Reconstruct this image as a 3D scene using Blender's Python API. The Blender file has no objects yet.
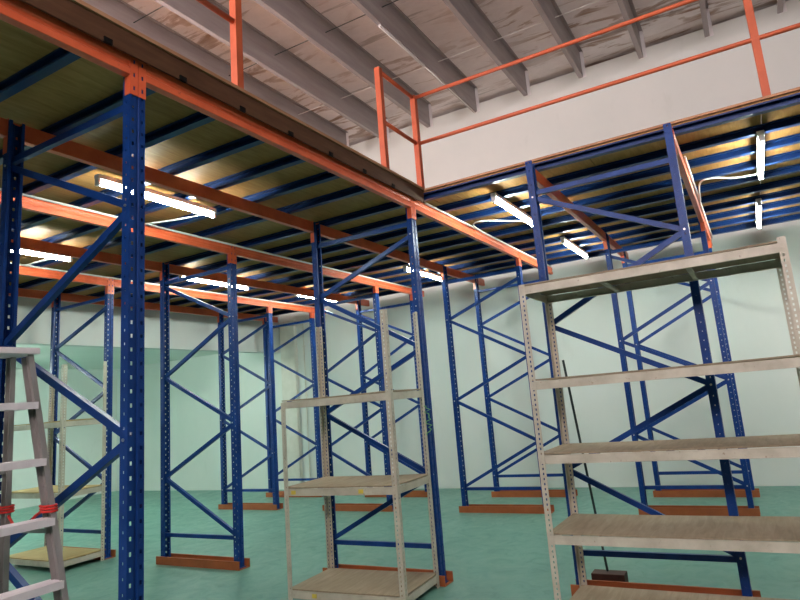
import bpy, math, random
from mathutils import Vector, Matrix
random.seed(7)
SC = bpy.context.scene
COL = SC.collection
PI = math.pi

# ------------------------------------------------------------------ mesh builder
class MB:
    def __init__(s): s.v = []; s.f = []
    def quad(s, a, b, c, d):
        n = len(s.v); s.v += [tuple(a), tuple(b), tuple(c), tuple(d)]; s.f.append((n, n+1, n+2, n+3)); return s
    def box(s, x0, y0, z0, x1, y1, z1):
        x0, x1 = min(x0, x1), max(x0, x1); y0, y1 = min(y0, y1), max(y0, y1); z0, z1 = min(z0, z1), max(z0, z1)
        n = len(s.v)
        s.v += [(x0,y0,z0),(x1,y0,z0),(x1,y1,z0),(x0,y1,z0),(x0,y0,z1),(x1,y0,z1),(x1,y1,z1),(x0,y1,z1)]
        for q in ((0,3,2,1),(4,5,6,7),(0,1,5,4),(1,2,6,5),(2,3,7,6),(3,0,4,7)):
            s.f.append(tuple(n+i for i in q))
        return s
    def prism(s, prof, p, q, ua, va, cap=True):
        """extrude the 2D closed profile [(u,v)] from p to q"""
        p, q, ua, va = Vector(p), Vector(q), Vector(ua), Vector(va)
        n = len(s.v); m = len(prof)
        for o in (p, q):
            for (a, b) in prof: s.v.append(tuple(o+ua*a+va*b))
        for i in range(m):
            j = (i+1) % m; s.f.append((n+i, n+j, n+m+j, n+m+i))
        if cap:
            s.f.append(tuple(n+i for i in reversed(range(m)))); s.f.append(tuple(n+m+i for i in range(m)))
        return s
    def bar(s, p, q, w, t, side=(1,0,0)):
        d = (Vector(q)-Vector(p)).normalized(); sd = Vector(side); up = d.cross(sd).normalized(); sd = up.cross(d).normalized()
        return s.prism([(-t/2,-w/2),(t/2,-w/2),(t/2,w/2),(-t/2,w/2)], p, q, sd, up)
    def channel(s, p, q, w, t, side=(1,0,0), th=.003):
        """C channel: web on +side, flanges going to -side"""
        d = (Vector(q)-Vector(p)).normalized(); sd = Vector(side); up = d.cross(sd).normalized(); sd = up.cross(d).normalized()
        a, b = t/2, w/2
        return s.prism([(a,-b),(a,b),(-a,b),(-a,b-th),(a-th,b-th),(a-th,-b+th),(-a,-b+th),(-a,-b)], p, q, sd, up)
    def tube(s, pts, r, n=8, cap=True):
        pts = [Vector(p) for p in pts]; base = len(s.v); prev = None
        for i, p in enumerate(pts):
            if i == 0: d = pts[1]-p
            elif i == len(pts)-1: d = p-pts[i-1]
            else: d = (pts[i+1]-p).normalized()+(p-pts[i-1]).normalized()
            d.normalize()
            if prev is None:
                a = Vector((0,0,1)) if abs(d.z) < .9 else Vector((1,0,0)); u = d.cross(a).normalized()
            else: u = (prev-d*prev.dot(d)).normalized()
            prev = u; w = d.cross(u)
            for k in range(n):
                t = 2*PI*k/n; s.v.append(tuple(p+(u*math.cos(t)+w*math.sin(t))*r))
        for i in range(len(pts)-1):
            for k in range(n):
                a = base+i*n+k; b = base+i*n+(k+1) % n; s.f.append((a, b, b+n, a+n))
        if cap:
            s.f.append(tuple(base+k for k in reversed(range(n)))); e = base+(len(pts)-1)*n
            s.f.append(tuple(e+k for k in range(n)))
        return s
    def strip(s, p0, p1, H, hole=None, pitch=.06, hh=.018, z0=0.0, phase=.5, edge=(0, 0)):
        """vertical sheet between plan points p0 and p1, optionally punched: hole=(centre,width) along the strip"""
        p0, p1 = Vector((*p0, 0)), Vector((*p1, 0)); L = (p1-p0).length; d = (p1-p0)/L
        def Q(a, b, za, zb): s.quad(p0+d*a+Vector((0,0,za)), p0+d*b+Vector((0,0,za)), p0+d*b+Vector((0,0,zb)), p0+d*a+Vector((0,0,zb)))
        if hole is None: Q(0, L, z0, H); return s
        c, w = hole; a, b = c-w/2, c+w/2
        Q(0, a, z0, H); Q(b, L, z0, H)
        n = int((H-z0)/pitch); z = z0
        for k in range(n):
            zc = z0+(k+phase)*pitch
            if zc+hh/2 > H-.004: break
            Q(a, b, z, zc-hh/2); z = zc+hh/2
        Q(a, b, z, H)
        return s
    def mesh(s, name, mat, smooth=False):
        me = bpy.data.meshes.new(name); me.from_pydata(s.v, [], s.f); me.update()
        if mat: me.materials.append(mat)
        if smooth:
            for p in me.polygons: p.use_smooth = True
        return me

def link(name, me, parent=None, loc=None, rot=None, bev=0, solid=0):
    o = bpy.data.objects.new(name, me); COL.objects.link(o)
    if parent: o.parent = parent
    if loc is not None: o.location = loc
    if rot is not None: o.rotation_euler = rot
    if solid:
        m = o.modifiers.new('sheet', 'SOLIDIFY'); m.thickness = solid; m.offset = 0
    if bev:
        m = o.modifiers.new('bevel', 'BEVEL'); m.width = bev; m.segments = 2; m.limit_method = 'ANGLE'; m.angle_limit = math.radians(40)
    return o
def obj(name, mb, mat, parent=None, loc=None, rot=None, bev=0, solid=0, smooth=False):
    return link(name, mb.mesh(name, mat, smooth), parent, loc, rot, bev, solid)
def thing(name, label, cat, loc=(0,0,0), group=None, rz=0):
    o = bpy.data.objects.new(name, None); COL.objects.link(o); o.location = loc; o.rotation_euler = (0,0,rz)
    o.empty_display_size = .1
    return tag(o, label, cat, group)
def tag(o, label, cat, group=None, kind=None):
    o['label'] = label; o['category'] = cat
    if group: o['group'] = group
    o['kind'] = kind or 'thing'
    return o
def struct(name, mb, mat, label, bev=0):
    o = obj(name, mb, mat, bev=bev); o['kind'] = 'structure'; o['label'] = label; o['category'] = name.split('_')[0]; return o

# ------------------------------------------------------------------ materials
def new_mat(name):
    m = bpy.data.materials.new(name); m.use_nodes = True; nt = m.node_tree
    return m, nt, nt.nodes['Principled BSDF']
def N(nt, t, **kw):
    n = nt.nodes.new(t)
    for k, v in kw.items():
        if k.startswith('i_'): n.inputs[k[2:].replace('_', ' ')].default_value = v
        else: setattr(n, k, v)
    return n
def ramp(nt, fac, stops):
    r = nt.nodes.new('ShaderNodeValToRGB'); e = r.color_ramp.elements
    while len(e) < len(stops): e.new(.5)
    for x, (p, c) in zip(e, stops): x.position = p; x.color = (*c, 1)
    nt.links.new(fac, r.inputs[0]); return r.outputs[0]
def noise(nt, scale=(1,1,1), s=5, detail=6, rough=.6, coord='Object', dist=0):
    tc = nt.nodes.new('ShaderNodeTexCoord'); mp = nt.nodes.new('ShaderNodeMapping'); mp.inputs['Scale'].default_value = scale
    nt.links.new(tc.outputs[coord], mp.inputs[0]); n = nt.nodes.new('ShaderNodeTexNoise')
    n.inputs['Scale'].default_value = s; n.inputs['Detail'].default_value = detail; n.inputs['Roughness'].default_value = rough; n.inputs['Distortion'].default_value = dist
    nt.links.new(mp.outputs[0], n.inputs['Vector']); return n.outputs['Fac'], mp
def mix(nt, fac, a, b, mode='MIX'):
    m = nt.nodes.new('ShaderNodeMix'); m.data_type = 'RGBA'; m.blend_type = mode
    if isinstance(fac, float): m.inputs[0].default_value = fac
    else: nt.links.new(fac, m.inputs[0])
    for s_, i in ((a, 6), (b, 7)):
        if isinstance(s_, tuple): m.inputs[i].default_value = (*s_, 1)
        else: nt.links.new(s_, m.inputs[i])
    return m.outputs[2]
def bump(nt, b, h, strength=.2, dist=.01):
    n = nt.nodes.new('ShaderNodeBump'); n.inputs['Strength'].default_value = strength; n.inputs['Distance'].default_value = dist
    nt.links.new(h, n.inputs['Height']); nt.links.new(n.outputs[0], b.inputs['Normal'])
def painted(name, c1, c2, rough=.35, metallic=0.0, s=6, scale=(1,1,1), wear=None, spec=.5):
    m, nt, b = new_mat(name); f, _ = noise(nt, scale, s)
    col = ramp(nt, f, [(.35, c1), (.65, c2)])
    if wear:
        f2, _ = noise(nt, (1,1,1), 28, 8, .7)
        r = ramp(nt, f2, [(.62, (0,0,0)), (.70, (1,1,1))]); col = mix(nt, r, col, wear)
    nt.links.new(col, b.inputs['Base Color']); b.inputs['Roughness'].default_value = rough; b.inputs['Metallic'].default_value = metallic
    b.inputs['Specular IOR Level'].default_value = spec
    return m

M = {}
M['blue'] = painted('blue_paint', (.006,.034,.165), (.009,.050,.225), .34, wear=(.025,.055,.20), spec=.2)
M['blue_shaded'] = painted('blue_paint_shaded', (.005,.024,.105), (.008,.036,.145), .34, spec=.25)  # same blue as the frames, darkened to paint in the shade under the deck
M['orange'] = painted('orange_paint', (.68,.112,.042), (.80,.155,.062), .30, wear=(.52,.10,.05))
M['base_orange'] = painted('base_orange_paint', (.27,.070,.016), (.36,.095,.025), .6, wear=(.2,.06,.03))
M['rail_orange'] = painted('railing_orange_paint', (.42,.080,.026), (.52,.105,.036), .55)
M['zinc'] = painted('zinc', (.45,.46,.48), (.6,.6,.6), .35, .9)
M['rack_white'] = painted('rack_offwhite', (.42,.385,.305), (.56,.525,.43), .5, wear=(.27,.20,.15))
M['alu'] = painted('aluminium', (.30,.285,.27), (.40,.38,.365), .42, .35, s=9, scale=(1,1,.2), wear=(.3,.26,.26))
M['alu_tread'] = painted('aluminium_tread', (.74,.70,.72), (.84,.80,.82), .45, .0, s=14)
M['black'] = painted('black_rubber_slot_shade', (.004,.004,.004), (.008,.008,.008), .8, spec=.1)
M['dark_steel'] = painted('dark_steel', (.015,.03,.035), (.03,.05,.05), .45)
M['darkwood'] = painted('dark_red_steel', (.05,.018,.012), (.09,.03,.02), .7)
M['pvc'] = painted('white_conduit', (.72,.72,.70), (.8,.8,.78), .45)
M['lampbody'] = painted('lamp_housing', (.75,.76,.76), (.82,.82,.82), .4)
M['purlin'] = painted('galvanised_purlin', (.30,.28,.28), (.39,.37,.37), .6, .05, s=3, scale=(.4,3,3))
M['red_cord'] = painted('red_cord', (.60,.02,.02), (.75,.04,.03), .7)
M['yellow_tape'] = painted('yellow_tape', (.55,.42,.04), (.7,.55,.08), .6)
M['plastic_wrap'] = painted('clear_wrap', (.55,.55,.52), (.7,.7,.68), .3)
M['green_string'] = painted('green_string', (.10,.35,.10), (.2,.5,.2), .7)
M['column'] = painted('column_paint', (.60,.60,.53), (.68,.67,.60), .6)

def mat_ply(name, c1, c2, c3, rough=.6):
    m, nt, b = new_mat(name)
    f, mp = noise(nt, (1.2, 9, 9), 3.2, 8, .65, dist=.6)
    oi = nt.nodes.new('ShaderNodeObjectInfo')
    grain = ramp(nt, f, [(.3, c1), (.55, c2), (.75, c3)])
    f2, _ = noise(nt, (1,1,1), 1.3, 4)
    tone = ramp(nt, oi.outputs['Random'], [(0, (.72,.70,.68)), (1, (1,1,1))])
    col = mix(nt, 1.0, grain, tone, 'MULTIPLY')
    st = ramp(nt, f2, [(.30, (.70,.68,.64)), (.6, (1,1,1))])
    col = mix(nt, .8, col, st, 'MULTIPLY')
    nt.links.new(col, b.inputs['Base Color']); b.inputs['Roughness'].default_value = rough; b.inputs['Specular IOR Level'].default_value = .2
    return m
M['ply'] = mat_ply('plywood_underside', (.34,.165,.050), (.46,.24,.080), (.54,.30,.110))
M['ply_edge'] = mat_ply('plywood_edge', (.40,.20,.11), (.50,.27,.15), (.56,.33,.20))
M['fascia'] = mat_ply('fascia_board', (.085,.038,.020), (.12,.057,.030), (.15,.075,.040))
M['board'] = mat_ply('shelf_board', (.33,.26,.18), (.42,.34,.24), (.50,.41,.30), .7)
M['board_yellow'] = mat_ply('yellow_shelf_board', (.50,.36,.15), (.62,.47,.22), (.70,.55,.28), .7)

def mat_wall(name, c1, c2, c3):
    m, nt, b = new_mat(name)
    f, _ = noise(nt, (1,1,.8), .9, 6, .6); g, _ = noise(nt, (1,1,.45), 3.5, 8, .65)
    col = ramp(nt, f, [(.35, c1), (.6, c2)]); r = ramp(nt, g, [(.60, (0,0,0)), (.80, (.55,.55,.55))])
    col = mix(nt, r, col, c3)
    nt.links.new(col, b.inputs['Base Color']); b.inputs['Roughness'].default_value = .75
    bump(nt, b, g, .12, .01)
    return m
M['wall'] = mat_wall('mint_wall_paint', (.66,.72,.68), (.70,.75,.71), (.56,.62,.57))
M['wall_low_bounce'] = mat_wall('low_bounce_wall', (.20,.20,.19), (.24,.24,.22), (.17,.17,.16))  # unseen walls made dark to cut bounce light on near objects
M['wall_grey'] = mat_wall('bulkhead_paint', (.55,.58,.56), (.60,.63,.61), (.50,.53,.50))

m, nt, b = new_mat('green_floor_paint'); M['floor'] = m
f, _ = noise(nt, (1,1,1), .8, 6, .6); g, _ = noise(nt, (1,1,1), 5, 8, .7, dist=1.0); h2, _ = noise(nt, (1,1,1), 30, 6, .7)
col = ramp(nt, f, [(.3, (.095,.235,.19)), (.7, (.13,.295,.24))])
col = mix(nt, ramp(nt, g, [(.55, (0,0,0)), (.78, (.6,.6,.6))]), col, (.07,.18,.145))
col = mix(nt, ramp(nt, h2, [(.64, (0,0,0)), (.72, (.4,.4,.4))]), col, (.17,.36,.30))
nt.links.new(col, b.inputs['Base Color']); nt.links.new(ramp(nt, g, [(.3, (.30,.30,.30)), (.7, (.5,.5,.5))]), b.inputs['Roughness'])
bump(nt, b, g, .05, .01)

m, nt, b = new_mat('stained_roof_lining'); M['roof'] = m
f, _ = noise(nt, (2.2,.45,1), 2.2, 8, .62, dist=.8); g, _ = noise(nt, (1,1,1), .45, 4); k, _ = noise(nt, (1.2,.7,1), 6, 8, .7)
col = ramp(nt, k, [(.3, (.76,.735,.735)), (.7, (.87,.845,.845))])
tc = nt.nodes.new('ShaderNodeTexCoord'); br = nt.nodes.new('ShaderNodeTexBrick')
# stains gather where the sheets leak
st = ramp(nt, f, [(.53, (0,0,0)), (.57, (.6,.6,.6)), (.66, (.95,.95,.95))])
gg = ramp(nt, g, [(.40, (.08,.08,.08)), (.60, (1,1,1))])
fac = mix(nt, 1.0, st, gg, 'MULTIPLY')
col = mix(nt, fac, col, (.27,.16,.09))
f3, _ = noise(nt, (3,.25,1), 2.0, 6, .6); col = mix(nt, ramp(nt, f3, [(.62, (0,0,0)), (.66, (.5,.5,.5))]), col, (.24,.22,.21))
nt.links.new(col, b.inputs['Base Color']); b.inputs['Roughness'].default_value = .8; bump(nt, b, k, .3, .02)

def emis(name, c, s):
    m, nt, b = new_mat(name); b.inputs['Base Color'].default_value = (.8,.8,.8,1)
    b.inputs['Emission Color'].default_value = (*c, 1); b.inputs['Emission Strength'].default_value = s; return m
M['tube'] = emis('fluorescent_tube', (.88,1.0,.91), 135)
M['tube_off'] = painted('unlit_tube', (.86,.86,.86), (.9,.9,.9), .25)
M['day'] = emis('daylight_glass', (1.0,.84,.85), 17.0)

# ------------------------------------------------------------------ layout (metres)
XF = [-.93, 1.707, 4.345, 7.008, 8.041]                     # frame lines along the beams
ROW = [(.276,1.290), (2.388,3.420), (4.520,5.536), (6.509,7.568)]
ZB0, ZB1 = 2.97, 3.07                                        # beam bottom / top
ZD = 3.132                                                   # underside of plywood
XW, YL, YR, XB, ZR = 8.73, 12.75, -4.0, -3.2, 6.17
ZF = -.045                                                   # floor level
YBH = 7.86

# ------------------------------------------------------------------ the building
struct('floor', MB().box(XB-.2, YR-.2, ZF-.15, XW+.2, YL+.2, ZF), M['floor'], 'green painted concrete floor of the warehouse')
struct('wall_far', MB().box(XW, YR-.2, ZF, XW+.2, YL+.2, ZR-.06), M['wall'], 'pale mint plastered wall behind the racking')
struct('wall_left', MB().box(XB-.2, YL, ZF, XW, YL+.2, ZR-.06), M['wall'], 'pale mint wall at the far left behind the ladder')
struct('wall_right', MB().box(XB-.2, YR-.2, ZF, XW, YR, ZR-.0), M['wall_low_bounce'], 'unseen wall at the right side, darkened to cut bounce light')
w = MB()
w.box(XB-.2, YR, ZF, XB, YL, 3.5); w.box(XB-.2, YR, 5.2, XB, YL, ZR)
for a, c in ((YR, -3.0), (1.0, 2.0), (6.0, YL)): w.box(XB-.2, a, 3.5, XB, c, 5.2)
struct('wall_back', w, M['wall_low_bounce'], 'wall behind the camera with high windows, darkened to cut bounce light')
for i, (a, c) in enumerate(((-3.0, 1.0), (2.0, 6.0))):
    wn = struct('window_%d' % (i+1), MB().box(XB-.12, a, 3.5, XB-.10, c, 5.2), M['day'], 'high daylit window in the back wall')
    fr = MB()
    for k in range(5): y = a+(c-a)*k/4; fr.box(XB-.1, y-.025, 3.5, XB-.05, y+.025, 5.2)
    fr.box(XB-.1, a, 3.5, XB-.05, c, 3.55); fr.box(XB-.1, a, 5.15, XB-.05, c, 5.2)
    obj('window_frame', fr, M['lampbody'], wn)
# high wall above the low bay at the left, with its own window band
w = MB(); w.box(XB, YBH, 2.45, XW, YBH+.15, 3.5); w.box(XB, YBH, 4.7, XW, YBH+.15, ZR-.06)
w.box(XB, YBH, 3.5, -1.0, YBH+.15, 4.7); w.box(5.0, YBH, 3.5, XW, YBH+.15, 4.7)
struct('wall_bulkhead', w, M['wall_grey'], 'grey upper wall hanging over the low bay at the left')
struct('window_3', MB().box(-1.0, YBH+.1, 3.5, 5.0, YBH+.12, 4.7), M['day'], 'high daylit window above the mezzanine at the left')
struct('ceiling_low', MB().box(XB, YBH+.15, 2.62, XW, YL, 2.74), M['wall'], 'low white ceiling of the bay at the left')
struct('ceiling', MB().box(XB-.2, YR-.2, ZR, XW+.2, YBH+.15, ZR+.05), M['roof'], 'stained pale roof lining between grey purlins')
struct('trim_1', MB().box(XW-.08, 7.44, ZF, XW, 7.79, 3.02), M['column'], 'pale plastered pilaster against the far wall', bev=.01)

# conduits running down the far wall by the pilaster
for i, (y, lab) in enumerate(((7.27, 'closest to the pilaster'), (7.10, 'middle one of three'), (6.93, 'farthest from the pilaster'))):
    t = MB().tube([(XW-.02, y, ZF+.001), (XW-.02, y, 3.0)], .011)
    for z in (.6, 1.6, 2.5): t.box(XW-.035, y-.02, z, XW-.001, y+.02, z+.02)
    tag(obj('conduit_pipe', t, M['column'], smooth=False), 'thin grey conduit down the far wall beside the pilaster, '+lab, 'conduit', 'conduits on the far wall')

# purlins and sag rods
ys = [2.376+.847*k for k in range(-7, 7)]
ordn = ['first','second','third','fourth','fifth','sixth','seventh','eighth','ninth','tenth','eleventh','twelfth','thirteenth','fourteenth','fifteenth','sixteenth','seventeenth','eighteenth','nineteenth','twentieth','twenty-first','twenty-second','twenty-third','twenty-fourth','twenty-fifth','twenty-sixth','twenty-seventh','twenty-eighth']
pm = MB(); L0, L1 = XB, 8.33; PH = .405
pm.prism([(.004,PH),(-.045,PH),(-.045,PH-.02),(-.041,PH-.02),(-.041,PH-.004),(0,PH-.004),(0,.004),(-.001,.004),(-.001,.0),(.06,0),(.06,.02),(.056,.02),(.056,.004),(.004,.004)], (L0,0,0), (L1,0,0), (0,1,0), (0,0,1))
pme = pm.mesh('purlin', M['purlin'])
cl = MB().box(0,-.05,-.005,.006,.03,.405).mesh('cleat', M['lampbody'])
for i, y in enumerate(ys):
    t = thing('roof_purlin', 'grey steel roof purlin above the mezzanine, %s from the right-hand wall' % ordn[i], 'purlin', (0,y,ZR-.407), 'roof purlins')
    link('purlin_channel', pme, t); link('end_cleat', cl, t, (8.33,0,0))
for i, x in enumerate((-.28, 1.18, 2.64, 4.11, 5.58, 7.04)):
    s = MB()
    for k in range(len(ys)-1): s.tube([(x, ys[k]+.002, 6.0), (x, ys[k+1], 6.0)], .006, 6)
    tag(obj('sag_rod', s, M['pvc'] if i == 5 else M['dark_steel']), ('pale' if i == 5 else 'dark')+' thin tie rod crossing the purlins under the roof, %s from the far wall' % ordn[5-i], 'rod', 'tie rods under the roof')

# ------------------------------------------------------------------ racking
HP = 3.135
def post_mesh(H):
    s = MB(); kw = dict(pitch=.06)
    s.strip((-.024,.024), (-.039,.024), H)
    s.strip((-.039,.024), (-.039,-.026), H, (.025,.009), hh=.011, phase=.95, **kw)
    s.strip((-.039,-.026), (-.009,-.026), H, (.0150,.011), hh=.017, **kw)
    s.strip((-.009,-.026), (-.005,-.019), H); s.strip((-.005,-.019), (.005,-.019), H); s.strip((.005,-.019), (.009,-.026), H)
    s.strip((.009,-.026), (.039,-.026), H, (.0150,.011), hh=.017, **kw)
    s.strip((.039,-.026), (.039,.024), H, (.025,.009), hh=.011, phase=.95, **kw)
    s.strip((.039,.024), (.024,.024), H)
    return s.mesh('post', M['blue'])
PM_TALL, PM_LOW = post_mesh(HP), post_mesh(3.107)
FP = MB().box(-.05,-.04,0,.05,.05,.006).mesh('foot_plate', M['blue'])
BLT = MB().tube([(-.045,0,0),(.045,0,0)], .007, 8).mesh('bolt', M['zinc'])
BASE = {}
def base_mesh(D):
    k = round(D, 3)
    if k not in BASE:
        s = MB(); a, c = -.07, D+.06
        s.box(-.06, a, 0, .06, c, .004)
        for q in (-1, 1): s.prism([(0,0),(.010*q,0),(.010*q,.075),(-.004*q,.075),(-.004*q,.066),(0,.066)], (q*.06,a,0), (q*.06,c,0), (1,0,0), (0,0,1))
        BASE[k] = s.mesh('base_channel', M['base_orange'])
    return BASE[k]
BR = {}
def brace(name, D, za, zb):
    """brace from the front post (y=.01) at za to the rear post (y=D-.01) at zb"""
    k = (round(D,3), za, zb)
    if k not in BR: BR[k] = MB().channel((0,-.005,za), (0,D+.005,zb), .036, .028, (-1,0,0)).mesh('brace', M['blue'])
    return BR[k]
def frame(i, r, kind, label, grp='blue rack frames'):
    y0, y1 = ROW[r]; D = y1-y0
    t = thing('upright_rack', label, 'rack frame', (XF[i], y0, ZF), grp)
    link('base_channel', base_mesh(D), t)
    for nm, y, rz in (('post', 0, 0), ('post', D, PI)):
        p = link(nm, PM_TALL if (i, r) == (2, 0) else PM_LOW, t, (0,y,.006), (0,0,rz), solid=.0025); link('foot_plate', FP, p, (0,0,-.0015))
    zt, zb_ = 2.84-ZF, .225-ZF
    link('horizontal_brace', brace('h', D, zt, zt), t); link('horizontal_brace', brace('h', D, zb_, zb_), t)
    if kind == 'A': nodes = [('b',2.80),('f',2.33),('b',1.81),('f',1.29),('b',.78),('f',.24)]
    else: nodes = [('f',2.74),('b',2.34),('f',1.77),('b',1.30),('f',.76),('b',.24)]
    nodes = [(a_, b_-ZF) for a_, b_ in nodes]
    for (s0, z0), (s1, z1) in zip(nodes, nodes[1:]):
        za, zb = (z0, z1) if s0 == 'f' else (z1, z0)
        link('diagonal_brace', brace('d', D, za, zb), t)
    for (s0, z0) in nodes: link('bolt', BLT, t, (0, 0 if s0 == 'f' else D, z0))
    return t
FL = [
 (1,1,'A','nearest blue rack frame with big perforated posts, right behind the aluminium ladder'),
 (2,1,'B','blue rack frame standing directly behind the narrow three-shelf white rack'),
 (3,1,'B','blue rack frame left of the wide white rack, nearer of a close pair'),
 (4,1,'B','blue rack frame left of the wide white rack, farther of a close pair'),
 (2,2,'A','blue rack frame on an orange base between the nearest post and narrow white rack'),
 (3,2,'A','blue rack frame seen through the narrow white rack, nearer of two'),
 (4,2,'A','blue rack frame against the far wall seen through the narrow white rack'),
 (2,3,'B','blue rack frame at far left behind the small white rack with yellow boards'),
 (3,3,'B','small-looking blue rack frame in front of the low bay, just left of the pilaster'),
 (4,3,'B','most distant blue rack frame, in front of the pilaster and wall conduits'),
 (2,0,'A','tall blue rack frame standing directly behind the wide four-shelf white rack'),
 (3,0,'A','blue rack frame seen through the wide white rack, nearer of the close pair'),
 (4,0,'A','blue rack frame against the far wall seen through the wide white rack'),
 (0,1,'A','blue rack frame beside the camera outside the left edge of the photo'),
 (1,2,'A','blue rack frame of the middle row outside the left edge of the photo'),
 (1,3,'B','blue rack frame of the last row outside the left edge of the photo')]
for a in FL: frame(*a)

# beams
BP = [(-.0225,-.05),(-.0225,-.014),(-.0165,-.010),(-.0165,.010),(-.0225,.014),(-.0225,.044),(-.0165,.05),(.0225,.05),(.0225,-.05)]
def conn_mesh(sx):
    """hooked end plate over the post: sx=+1 sits at the beam's left end"""
    s = MB(); W = .0375
    # plate on the post face
    s.strip((0,0) if sx > 0 else (-W,0), (W,0) if sx > 0 else (0,0), .205, (W/2, .011), pitch=.068, hh=.022)
    s.strip((0 if sx<0 else 0, 0), (0, .002), .205); s.strip((W*sx, 0), (W*sx, .040), .205)
    return s.mesh('end_connector', M['orange'])
CM = {1: conn_mesh(1), -1: conn_mesh(-1)}
BMC = {}
def beam(xa, xb, yc, face, label, grp, ca=True, cb=True):
    """face -1: plates face -Y (front beam), +1: plates face +Y. xa,xb = post centre lines"""
    L = xb-xa; k = round(L,3)
    t = thing('rack_beam', label, 'rack beam', (xa, yc, 0), grp)
    a = .043 if ca else 0; c = .043 if cb else 0
    kk = (k, ca, cb)
    if kk not in BMC: BMC[kk] = MB().prism(BP, (a,0,0), (L-c,0,0), (0,1,0), (0,0,1)).mesh('beam_tube', M['orange'])
    h = link('beam_tube', BMC[kk], t, (0, -.0105, 3.02) if face < 0 else (L, .0105, 3.02), (0,0,0) if face < 0 else (0,0,PI), bev=.003)
    for on, x, sx in ((ca, .003, 1), (cb, L-.003, -1)):
        if not on: continue
        if face < 0: link('end_connector', CM[sx], t, (x, -.0300, 2.875), (0,0,0), solid=.004)
        else: link('end_connector', CM[-sx], t, (x, .0300, 2.875), (0,0,PI), solid=.004)
    return t
rown = ['row behind the wide white rack', 'row at the open deck edge', 'middle row', 'last row at the left']
bayn = {0:'bay beyond the left picture edge', 1:'bay left of narrow white rack', 2:'long bay toward the far wall', 3:'short bay by the far wall'}
for r, (y0, y1) in enumerate(ROW):
    start = {0:2, 1:0, 2:1, 3:1}[r]
    for y, face, sd in ((y0, -1, 'front'), (y1, 1, 'rear')):
        for i in range(start, 4):
            beam(XF[i], XF[i+1], y, face, 'orange %s beam, %s, %s' % (sd, rown[r], bayn[i]), 'orange rack beams')
        beam(XF[4], 8.40, y, face, 'short orange %s beam stub ending at the far wall, %s' % (sd, rown[r]), 'orange beam stubs', True, False)

# joists: hollow blue channels across the beams
def joist(x, ya, yb, label):
    w = .05; h = ZD-ZB1
    s = MB(); th = .003
    s.prism([(-w/2,0),(w/2,0),(w/2,h),(-w/2,h),(-w/2,h-.012),(-w/2+th,h-.012),(-w/2+th,h-th),(w/2-th,h-th),(w/2-th,th),(-w/2+th,th),(-w/2+th,.012),(-w/2,.012)], (x,ya,ZB1), (x,yb,ZB1), (1,0,0), (0,0,1))
    return tag(obj('steel_joist', s, M['blue_shaded']), label, 'joist', 'blue floor joists')
xs = [1.52+.406*k for k in range(-8, 8)]
xs = [x for x in xs if x < 4.2]
right = [4.505]+[4.505+.41*k for k in range(1, 10)]
allx = sorted(xs+right); n = len(allx)
for i, x in enumerate(allx):
    k = n-1-i
    if x > 4.4:
        if abs(x-4.505) < .01: lab = 'blue edge joist closing the deck over the aisle, between the two white racks'
        else: lab = 'long blue joist under the plywood deck, %s from the far wall' % ordn[k]
        joist(x, YR+.02, YBH-.03, lab)
    else: joist(x, 2.345, YBH-.03, 'shorter blue joist stopping at the open deck edge, %s from the far wall' % ordn[k])

# plywood deck
deck = thing('mezzanine_deck', 'brown plywood mezzanine deck lying on blue joists over the racking', 'deck', (0,0,ZD))
def sheets(x0, x1, y0, y1, dx=2.52, dy=1.22):
    x = x1
    while x > x0+.01:
        xa = max(x0, x-dx); y = y0
        while y < y1-.01:
            yb = min(y1, y+dy)
            link('plywood_sheet', MB().box(-(x-xa-.006)/2, -(yb-y-.006)/2, 0, (x-xa-.006)/2, (yb-y-.006)/2, .025).mesh('plywood_sheet', M['ply']), deck, ((x+xa)/2, (y+yb)/2, .001))
            y = yb
        x = xa
sheets(4.485, 8.40, YR+.02, 2.33)
sheets(4.485, 8.40, 2.33, YBH-.03); sheets(-1.8, 4.485, 2.325, YBH-.03)
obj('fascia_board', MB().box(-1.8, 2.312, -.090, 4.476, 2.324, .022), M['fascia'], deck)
obj('edge_strip', MB().box(-1.8, 2.300, .022, 4.485, 2.324, .042), M['ply_edge'], deck)
obj('edge_strip', MB().box(4.468, YR+.02, .016, 4.484, 2.299, .034), M['ply_edge'], deck)
SLOT_SHADE = MB().box(-.020, -.006, 0, .020, .006, .026).mesh('end_cap', M['black'])
for x in xs: link('slot_shade_block', SLOT_SHADE, deck, (x, 2.311, 3.039-ZD))  # black blocks stand for the shade inside the open joist ends

# ------------------------------------------------------------------ guard rails on the deck
def rail(label, posts, runs, ztop=4.07, zmid=3.62):
    t = thing('guard_rail', label, 'railing', (posts[0][0], posts[0][1], 3.16), 'orange guard rails on the deck')
    px, py = posts[0]
    for (x, y, top) in [(p[0], p[1], ztop+.02) for p in posts]:
        x -= px; y -= py
        s = MB(); a = .025
        s.box(x-a, y-a, 0, x+a, y+a, top-3.16); s.box(x-.033, y-.03, 0, x+.033, y+.04, .006)
        obj('post', s, M['rail_orange'], t, bev=.002)
    for (p, q) in runs:
        for nm, z in (('top_rail', ztop), ('mid_rail', zmid)):
            obj(nm, MB().tube([(p[0]-px, p[1]-py, z-3.16), (q[0]-px, q[1]-py, z-3.16)], .017, 10), M['rail_orange'], t, smooth=True)
    return t
rail('orange guard rail ending in a single post above the near beam at the top left', [(2.345,2.355),(.8,2.355),(-.75,2.355)], [((2.345,2.355),(-.75,2.355))])
rail('orange guard rail turning the deck corner and running right along the aisle edge', [(3.93,2.355),(4.52,2.355),(4.54,-.36),(4.54,-3.0)], [((3.93,2.355),(4.52,2.355)),((4.52,2.355),(4.54,-3.0))])

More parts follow.
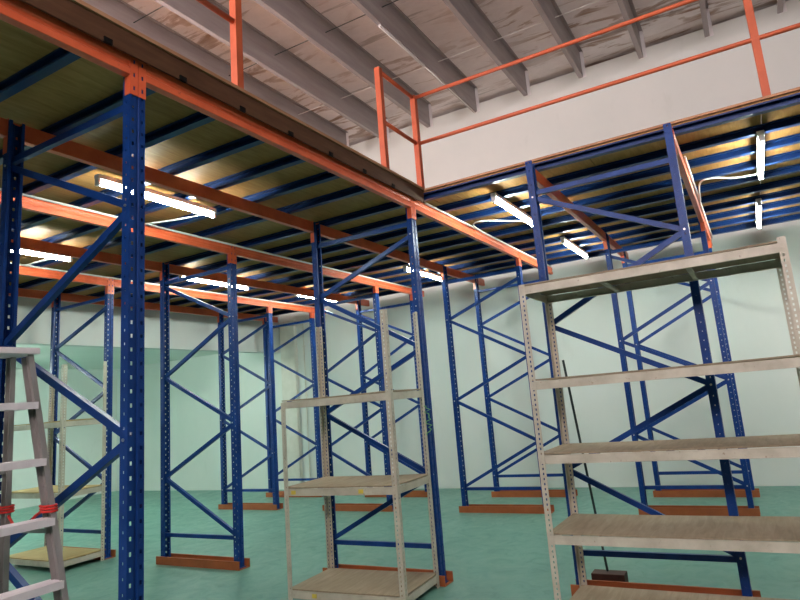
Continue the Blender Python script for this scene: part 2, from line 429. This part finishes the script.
# ------------------------------------------------------------------ lamps
def lamp(x0, x1, y, z, label, on=True, grp='fluorescent lamps under the deck'):
    t = thing('fluorescent_lamp', label, 'lamp', ((x0+x1)/2, y, z), grp); L = (x1-x0)/2
    obj('batten', MB().box(-L, -.026, 0, L, .026, .035), M['lampbody'], t, bev=.004)
    obj('tube', MB().tube([(-L+.03,0,-.024),(L-.03,0,-.024)], .018, 12), M['tube'] if on else M['tube_off'], t, smooth=True)
    for sgn in (-1, 1): obj('end_cap', MB().box(sgn*L-.022*(sgn > 0), -.02, -.046, sgn*L+.022*(sgn < 0), .02, 0), M['lampbody'], t, bev=.003)
    return t
ZL = 3.034
LP = [(2.41,3.45,3.77,'bright tube lamp left of the nearest blue post top, closest lamp on the left'),
      (2.40,3.46,5.79,'bright tube lamp at the left picture edge above the ladder'),
      (4.76,5.86,5.80,'tube lamp glowing behind the two middle-row posts left of centre'),
      (6.70,7.80,5.70,'farthest tube lamp, peeping out left of the narrow rack post top'),
      (6.53,7.60,3.74,'tube lamp just right of the narrow white rack, near the far wall'),
      (4.73,5.80,1.765,'bright tube lamp over the aisle beside the tall post of the wide rack'),
      (6.75,7.86,1.73,'tube lamp near the far wall above the wide white rack, left part'),
      (4.84,5.88,-.30,'nearer tube lamp of the right-hand pair by the picture edge'),
      (6.82,7.95,-.29,'farther tube lamp of the right-hand pair by the picture edge')]
for a in LP: lamp(a[0], a[1], a[2], ZL, a[3])
rl = lamp(5.54, 6.65, 3.254, 5.744, 'unlit white tube lamp fixed along a roof purlin above the railing', on=False, grp='unlit roof lamp'); rl.scale = (1,.55,.55)
lamp(4.3, 5.4, 8.15, 2.56, 'tube lamp under the low ceiling behind the hanging wall, nearer one', grp='lamps of the low bay')
lamp(6.6, 7.7, 8.15, 2.56, 'tube lamp under the low ceiling behind the hanging wall, farther one', grp='lamps of the low bay')
for x0, y_, lab in ((2.2,9.8,'front left'), (3.5,9.8,'front right'), (1.9,11.6,'rear left'), (3.1,11.6,'rear middle'), (4.3,11.6,'rear right')):  # extra lamps added out of view to brighten the low bay ceiling
    q = lamp(x0, x0+1.1, y_, 2.25, 'added unseen tube lamp brightening the low bay past the left picture edge, %s' % lab, grp='lamps of the low bay')
    for dx in (-.4, .4): obj('hanger', MB().tube([(dx,0,.035),(dx,0,.37)], .006, 6), M['lampbody'], q)
def cond(name, pts, r, label, mat='pvc', cat='conduit', grp='white lamp conduits'):
    return tag(obj(name, MB().tube(pts, r, 8), M[mat], smooth=True), label, cat, grp)
cond('conduit', [(6.65,3.254,5.752),(8.32,3.254,5.752)], .010, 'thin white conduit from the unlit roof lamp to the far wall')
yf = lambda r: ROW[r][0]-.046
for r, a, lab in ((2, 1.9, 'white conduit along the top of the middle row beam behind the ladder frame'), (3, 1.9, 'white conduit along the top of the last row beam at the left'),
                  (1, 4.55, 'white conduit along the orange beam right of the narrow white rack'), (0, 5.0, 'white conduit along the orange beam behind the wide white rack')):
    cond('conduit', [(a, yf(r), 3.064), (8.3, yf(r), 3.064)], .010, lab)
def wire(pts, label): 
    # smooth the path
    P = [Vector(p) for p in pts]; out = []
    Q = [P[0]]+P+[P[-1]]
    for i in range(1, len(Q)-2):
        for k in range(6):
            t = k/6; a, b_, c, d = Q[i-1], Q[i], Q[i+1], Q[i+2]
            out.append(.5*((2*b_)+(-a+c)*t+(2*a-5*b_+4*c-d)*t*t+(-a+3*b_-3*c+d)*t**3))
    out.append(P[-1]); return cond('lamp_cable', out, .008, label, cat='cable', grp='lamp cables')
wire([(3.45,3.77,3.05),(3.40,4.05,3.045),(3.30,4.36,3.045),(3.30,4.465,3.06)], 'white cable from the closest left lamp down to the beam conduit')
wire([(3.46,5.79,3.05),(3.36,6.05,3.045),(3.34,6.35,3.045),(3.34,6.455,3.06)], 'white cable from the picture-edge lamp to the last row beam')
wire([(5.80,1.765,3.05),(5.55,1.95,3.04),(5.36,2.15,3.04),(5.45,2.28,3.045),(5.8,2.332,3.062)], 'white cable looping from the aisle lamp to the orange beam')
wire([(5.88,-.30,3.05),(5.82,-.1,3.045),(5.68,.07,3.045),(5.74,.18,3.04),(6.4,.222,3.062)], 'white cable arching from the right-hand lamp to the orange beam')

# ------------------------------------------------------------------ white shelving
AH = {}
def angle_mesh(H, sx, sy):
    k = (H, sx, sy)
    if k not in AH:
        s = MB()
        s.strip((0,0), (.040*sx,0), H, (.022,.009), pitch=.030, hh=.014)
        s.strip((0,0), (0,.040*sy), H, (.022,.009), pitch=.030, hh=.014)
        AH[k] = s.mesh('upright', M['rack_white'])
    return AH[k]
def white_rack(label, X0, X1, Y0, Y1, tops, zs, board='board', tapes=(), rz=0, grp='white slotted-angle racks'):
    t = thing('white_rack', label, 'shelving rack', (X0, Y0, ZF), grp, rz); D, W = X1-X0, Y1-Y0
    for (x, y, sx, sy, H) in ((0,0,1,1,tops[0]), (0,W,1,-1,tops[1]), (D,0,-1,1,tops[2]), (D,W,-1,-1,tops[3])):
        link('upright', angle_mesh(H-ZF, sx, sy), t, (x,y,0), solid=.0025)
    for z in zs:
        z -= ZF+.012
        e = .004; rh = .052
        rim = MB()
        for (a, b_, c, d) in ((e, e, .016, W-e), (D-.016, e, D-e, W-e)):
            rim.box(a, b_, z-rh, c, d, z)
            q = .012 if a < .1 else -.012
            rim.box(a+q, b_, z-rh, c+q, d, z-rh+.004)
        rim.box(.016, e, z-rh, D-.016, .014, z); rim.box(.016, W-.014, z-rh, D-.016, W-e, z)
        for k in (.33, .66): rim.box(.02, W*k-.015, z-.048, D-.02, W*k+.015, z-.034)
        sh = obj('shelf', rim, M['rack_white'], t, bev=.0015)
        # a thin board with a slight sag lies on the rim
        bm_ = MB(); nx, ny = 4, 14; g = .005
        def P(i, j, dz):
            u, v = i/nx, j/ny
            return (g+(D-2*g)*u, g+(W-2*g)*v, z+.015-.006*math.sin(PI*v)*(.6+.4*math.sin(PI*u))+dz)
        for i in range(nx):
            for j in range(ny):
                bm_.quad(P(i,j,0), P(i+1,j,0), P(i+1,j+1,0), P(i,j+1,0)); bm_.quad(P(i,j+1,-.009), P(i+1,j+1,-.009), P(i+1,j,-.009), P(i,j,-.009))
        for i in range(nx): bm_.quad(P(i,0,-.009), P(i+1,0,-.009), P(i+1,0,0), P(i,0,0)); bm_.quad(P(i+1,ny,-.009), P(i,ny,-.009), P(i,ny,0), P(i+1,ny,0))
        for j in range(ny): bm_.quad(P(0,j+1,-.009), P(0,j,-.009), P(0,j,0), P(0,j+1,0)); bm_.quad(P(nx,j,-.009), P(nx,j+1,-.009), P(nx,j+1,0), P(nx,j,0))
        obj('shelf_board', bm_, M[board], sh)
        for (zz, y) in tapes:
            if abs(zz-ZF-.012-z) < .01:
                o = obj('tape', MB().box(.0005, y-.02, z-.04, .004, y+.02, z-.012), M['yellow_tape'], sh); o['label'] = 'small yellow tape patch'
    return t
white_rack('narrow white slotted rack with three beige shelves, standing in the centre', 3.715, 4.265, 2.33, 3.315, (2.03,1.42,2.06,2.06), (1.435,.78,.055), tapes=((.78,.9),(.78,.3),(.055,.75)), rz=.055)
white_rack('wide white slotted rack with four raised shelves, at the right', 3.70, 4.276, -.245, 1.275, (2.05,2.03,2.05,2.03), (2.03,1.415,.962,.493,.035))
white_rack('small distant white rack with yellow boards, behind the ladder at the left', 3.79, 4.276, 6.43, 7.47, (2.04,1.1,2.08,1.96), (1.455,.735,.065), board='board_yellow')
# scraps on the racks
s = MB(); random.seed(3); pts = [(4.225, 2.345, 1.30)]
for k in range(16): pts.append((4.235+random.uniform(-.02,.02), 2.335+random.uniform(-.04,.02), 1.30-.015*k))
tag(obj('string_scrap', MB().tube(pts, .004, 6), M['green_string']), 'tangle of green string tied to the back post of the narrow white rack', 'string')
def crumple(name, loc, r, mat, label, cat, seed, flat=.5):
    random.seed(seed); me = MB(); nu, nv = 14, 8; V = {}
    for j in range(nv+1):
        for i in range(nu):
            th = PI*j/nv; ph = 2*PI*i/nu; rr = r*random.uniform(.6, 1.15)
            V[i,j] = (loc[0]+rr*math.sin(th)*math.cos(ph), loc[1]+1.5*rr*math.sin(th)*math.sin(ph), loc[2]+max(-loc[2]*0+0, 0)+rr*flat*(1+math.cos(th)))
    for j in range(nv):
        for i in range(nu): me.quad(V[i,j], V[i,j+1], V[(i+1)%nu,j+1], V[(i+1)%nu,j])
    return tag(obj(name, me, M[mat]), label, cat)
crumple('crumpled_wrap', (4.24, .19, ZF+.001), .032, 'plastic_wrap', 'crumpled clear plastic lying at the foot of the tall frame, bottom right', 'plastic wrap', 5)

# leaning rod and offcut behind the wide rack
tag(obj('steel_rod', MB().tube([(4.55,1.155,.055),(4.397,1.24,1.55)], .009, 8), M['dark_steel']), 'thin dark rod leaning against the tall frame behind the wide rack', 'rod')
tag(obj('steel_offcut', MB().box(4.49, 1.03, ZF, 4.60, 1.26, .05), M['darkwood'], bev=.004), 'dark red steel offcut on the floor behind the wide rack', 'offcut')

# ------------------------------------------------------------------ step ladder
LT = dict(x=1.52, y=2.896, z=1.725, th=.01, w=.40, steps=tuple(1.725-.2417*(k+1) for k in range(6)))
def ladder():
    W = Vector((math.cos(LT['th']), math.sin(LT['th']), 0)); F = Vector((math.sin(LT['th']), -math.cos(LT['th']), 0))   # F: way the treads face
    t = thing('step_ladder', 'aluminium folding step ladder with flat treads, at the bottom left', 'ladder', (LT['x'], LT['y'], 0), rz=0)
    H = LT['z']; w = LT['w']; up = Vector((0,0,1))
    sp0, sp1 = .026, .46                        # front stile lean (top, foot)
    rp0, rp1 = .055, .085
    def fs(z, side, off=0):                    # front stile point; side 0 = far/right stile, 1 = near/left stile
        k = (H-z)/H; flare = .05*k
        return F*(sp0+(sp1-sp0)*k+off)+W*((flare) if side == 0 else (-w-flare))+up*z
    def rs(z, side):
        k = (H-z)/H; flare = .03*k
        return -F*(rp0+(rp1-rp0)*k)+W*((flare-.02) if side == 0 else (-w+.02-flare))+up*z
    for sd in (0, 1):
        s = MB(); s.channel(fs(ZF+.01,sd), fs(H-.03,sd), .058, .024, tuple(W if sd == 0 else -W), .004)
        p = obj('front_stile', s, M['alu'], t); obj('rubber_foot', MB().bar(fs(ZF,sd), fs(ZF+.04,sd), .066, .032, tuple(W)), M['black'], p)
        s = MB(); s.channel(rs(ZF+.01,sd), rs(H-.03,sd), .040, .022, tuple(W if sd == 0 else -W), .004)
        p = obj('rear_leg', s, M['alu'], t); obj('rubber_foot', MB().bar(rs(ZF,sd), rs(ZF+.04,sd), .05, .03, tuple(W)), M['black'], p)
    # top cap
    s = MB(); a, b_ = fs(H,0,.06), fs(H,1,.06); c, d = a-F*.20, b_-F*.20; dz = up*.028
    a += W*.03; c += W*.03; b_ -= W*.03; d -= W*.03
    n = len(s.v); s.v += [tuple(q-dz) for q in (a,b_,d,c)]+[tuple(q) for q in (a,b_,d,c)]
    for q in ((0,1,2,3),(7,6,5,4),(0,4,5,1),(1,5,6,2),(2,6,7,3),(3,7,4,0)): s.f.append(q)
    obj('top_cap', s, M['alu_tread'], t, bev=.004)
    for z in LT.get('steps', (.30,.58,.86,1.14,1.42)):
        s = MB(); A, B = fs(z,0), fs(z,1); A -= W*.004; B += W*.004
        fr, bk = F*.045, -F*.045
        pr = [(.045,0),(.045,-.030),(.041,-.030),(.041,-.004),(-.041,-.004),(-.041,-.030),(-.045,-.030),(-.045,0)]
        # ribbed top
        pr = [(.045,-.030),(.041,-.030),(.041,-.005),(-.041,-.005),(-.041,-.030),(-.045,-.030),(-.045,0)]+[(-.040+.010*k+(.003 if q in (1,2) else 0), (.0 if q in (0,3) else -.002)) for k in range(8) for q in (0,1)]+[(.045,0)]
        s.prism(pr, A, B, F, up)
        obj('tread', s, M['alu_tread'], t)
    for z in (.25,.72,1.2):
        obj('rear_crossbar', MB().bar(rs(z,0), rs(z,1), .03, .012, tuple(F)), M['alu'], t)
    zb = .95
    obj('spreader_bar', MB().bar(fs(zb,0)-W*.02, rs(zb,0)-W*.02, .018, .004, tuple(W)), M['zinc'], t)
    return t, fs, rs
lad, fs, rs = ladder()
def cordloops():
    s = MB(); o = Vector((LT['x'], LT['y'], 0)); z = 1.045
    for fn, hw in ((fs, .040), (rs, .034)):
        for k in range(3):
            c = o+fn(z+.011*k-.02, 0); F = Vector((math.sin(LT['th']), -math.cos(LT['th']), 0)); W = Vector((math.cos(LT['th']), math.sin(LT['th']), 0))
            ring = [c+F*hw*math.cos(a)+W*.026*math.sin(a) for a in [2*PI*i/12 for i in range(13)]]
            s.tube(ring, .005, 6)
    a, b_ = o+fs(z,0), o+rs(z-.02,0); m_ = (a+b_)/2-Vector((0,0,.10))
    s.tube([a, a*.7+b_*.3-Vector((0,0,.035)), a*.45+b_*.55-Vector((0,0,.09)), a*.2+b_*.8-Vector((0,0,.06)), b_], .006, 6)
    return tag(obj('red_cord', s, M['red_cord']), 'red cord tied round the ladder stile and its rear leg', 'cord')
cordloops()

# ------------------------------------------------------------------ camera, world, colour
R_, U_, F_ = None, None, None
pan, pit, rol, FOC = .48856994, .18607833, -.08569973, 599.70525
F_ = Vector((math.cos(pan)*math.cos(pit), math.sin(pan)*math.cos(pit), math.sin(pit)))
r = Vector((math.sin(pan), -math.cos(pan), 0)); u = r.cross(F_)
R_ = r*math.cos(rol)+u*math.sin(rol); U_ = -r*math.sin(rol)+u*math.cos(rol)
cam = bpy.data.cameras.new('camera'); co = bpy.data.objects.new('camera', cam); COL.objects.link(co)
mt = Matrix(((R_.x,U_.x,-F_.x),(R_.y,U_.y,-F_.y),(R_.z,U_.z,-F_.z))).to_4x4(); mt.translation = Vector((0,0,1.35)); co.matrix_world = mt
cam.sensor_fit = 'HORIZONTAL'; cam.sensor_width = 36; cam.lens = FOC/800*36; cam.clip_start = .02; cam.shift_x = -24.840247/800; cam.shift_y = -13.661836/800
SC.camera = co
wd = bpy.data.worlds.new('world'); SC.world = wd; wd.use_nodes = True
wd.node_tree.nodes['Background'].inputs[0].default_value = (.02,.02,.02,1); wd.node_tree.nodes['Background'].inputs[1].default_value = .2
SC.view_settings.view_transform = 'Standard'; SC.view_settings.look = 'None'; SC.view_settings.gamma = 1; SC.view_settings.exposure = 0.0
SC.cycles.max_bounces = 8; SC.cycles.diffuse_bounces = 5; SC.cycles.sample_clamp_indirect = 8; SC.cycles.use_denoising = True
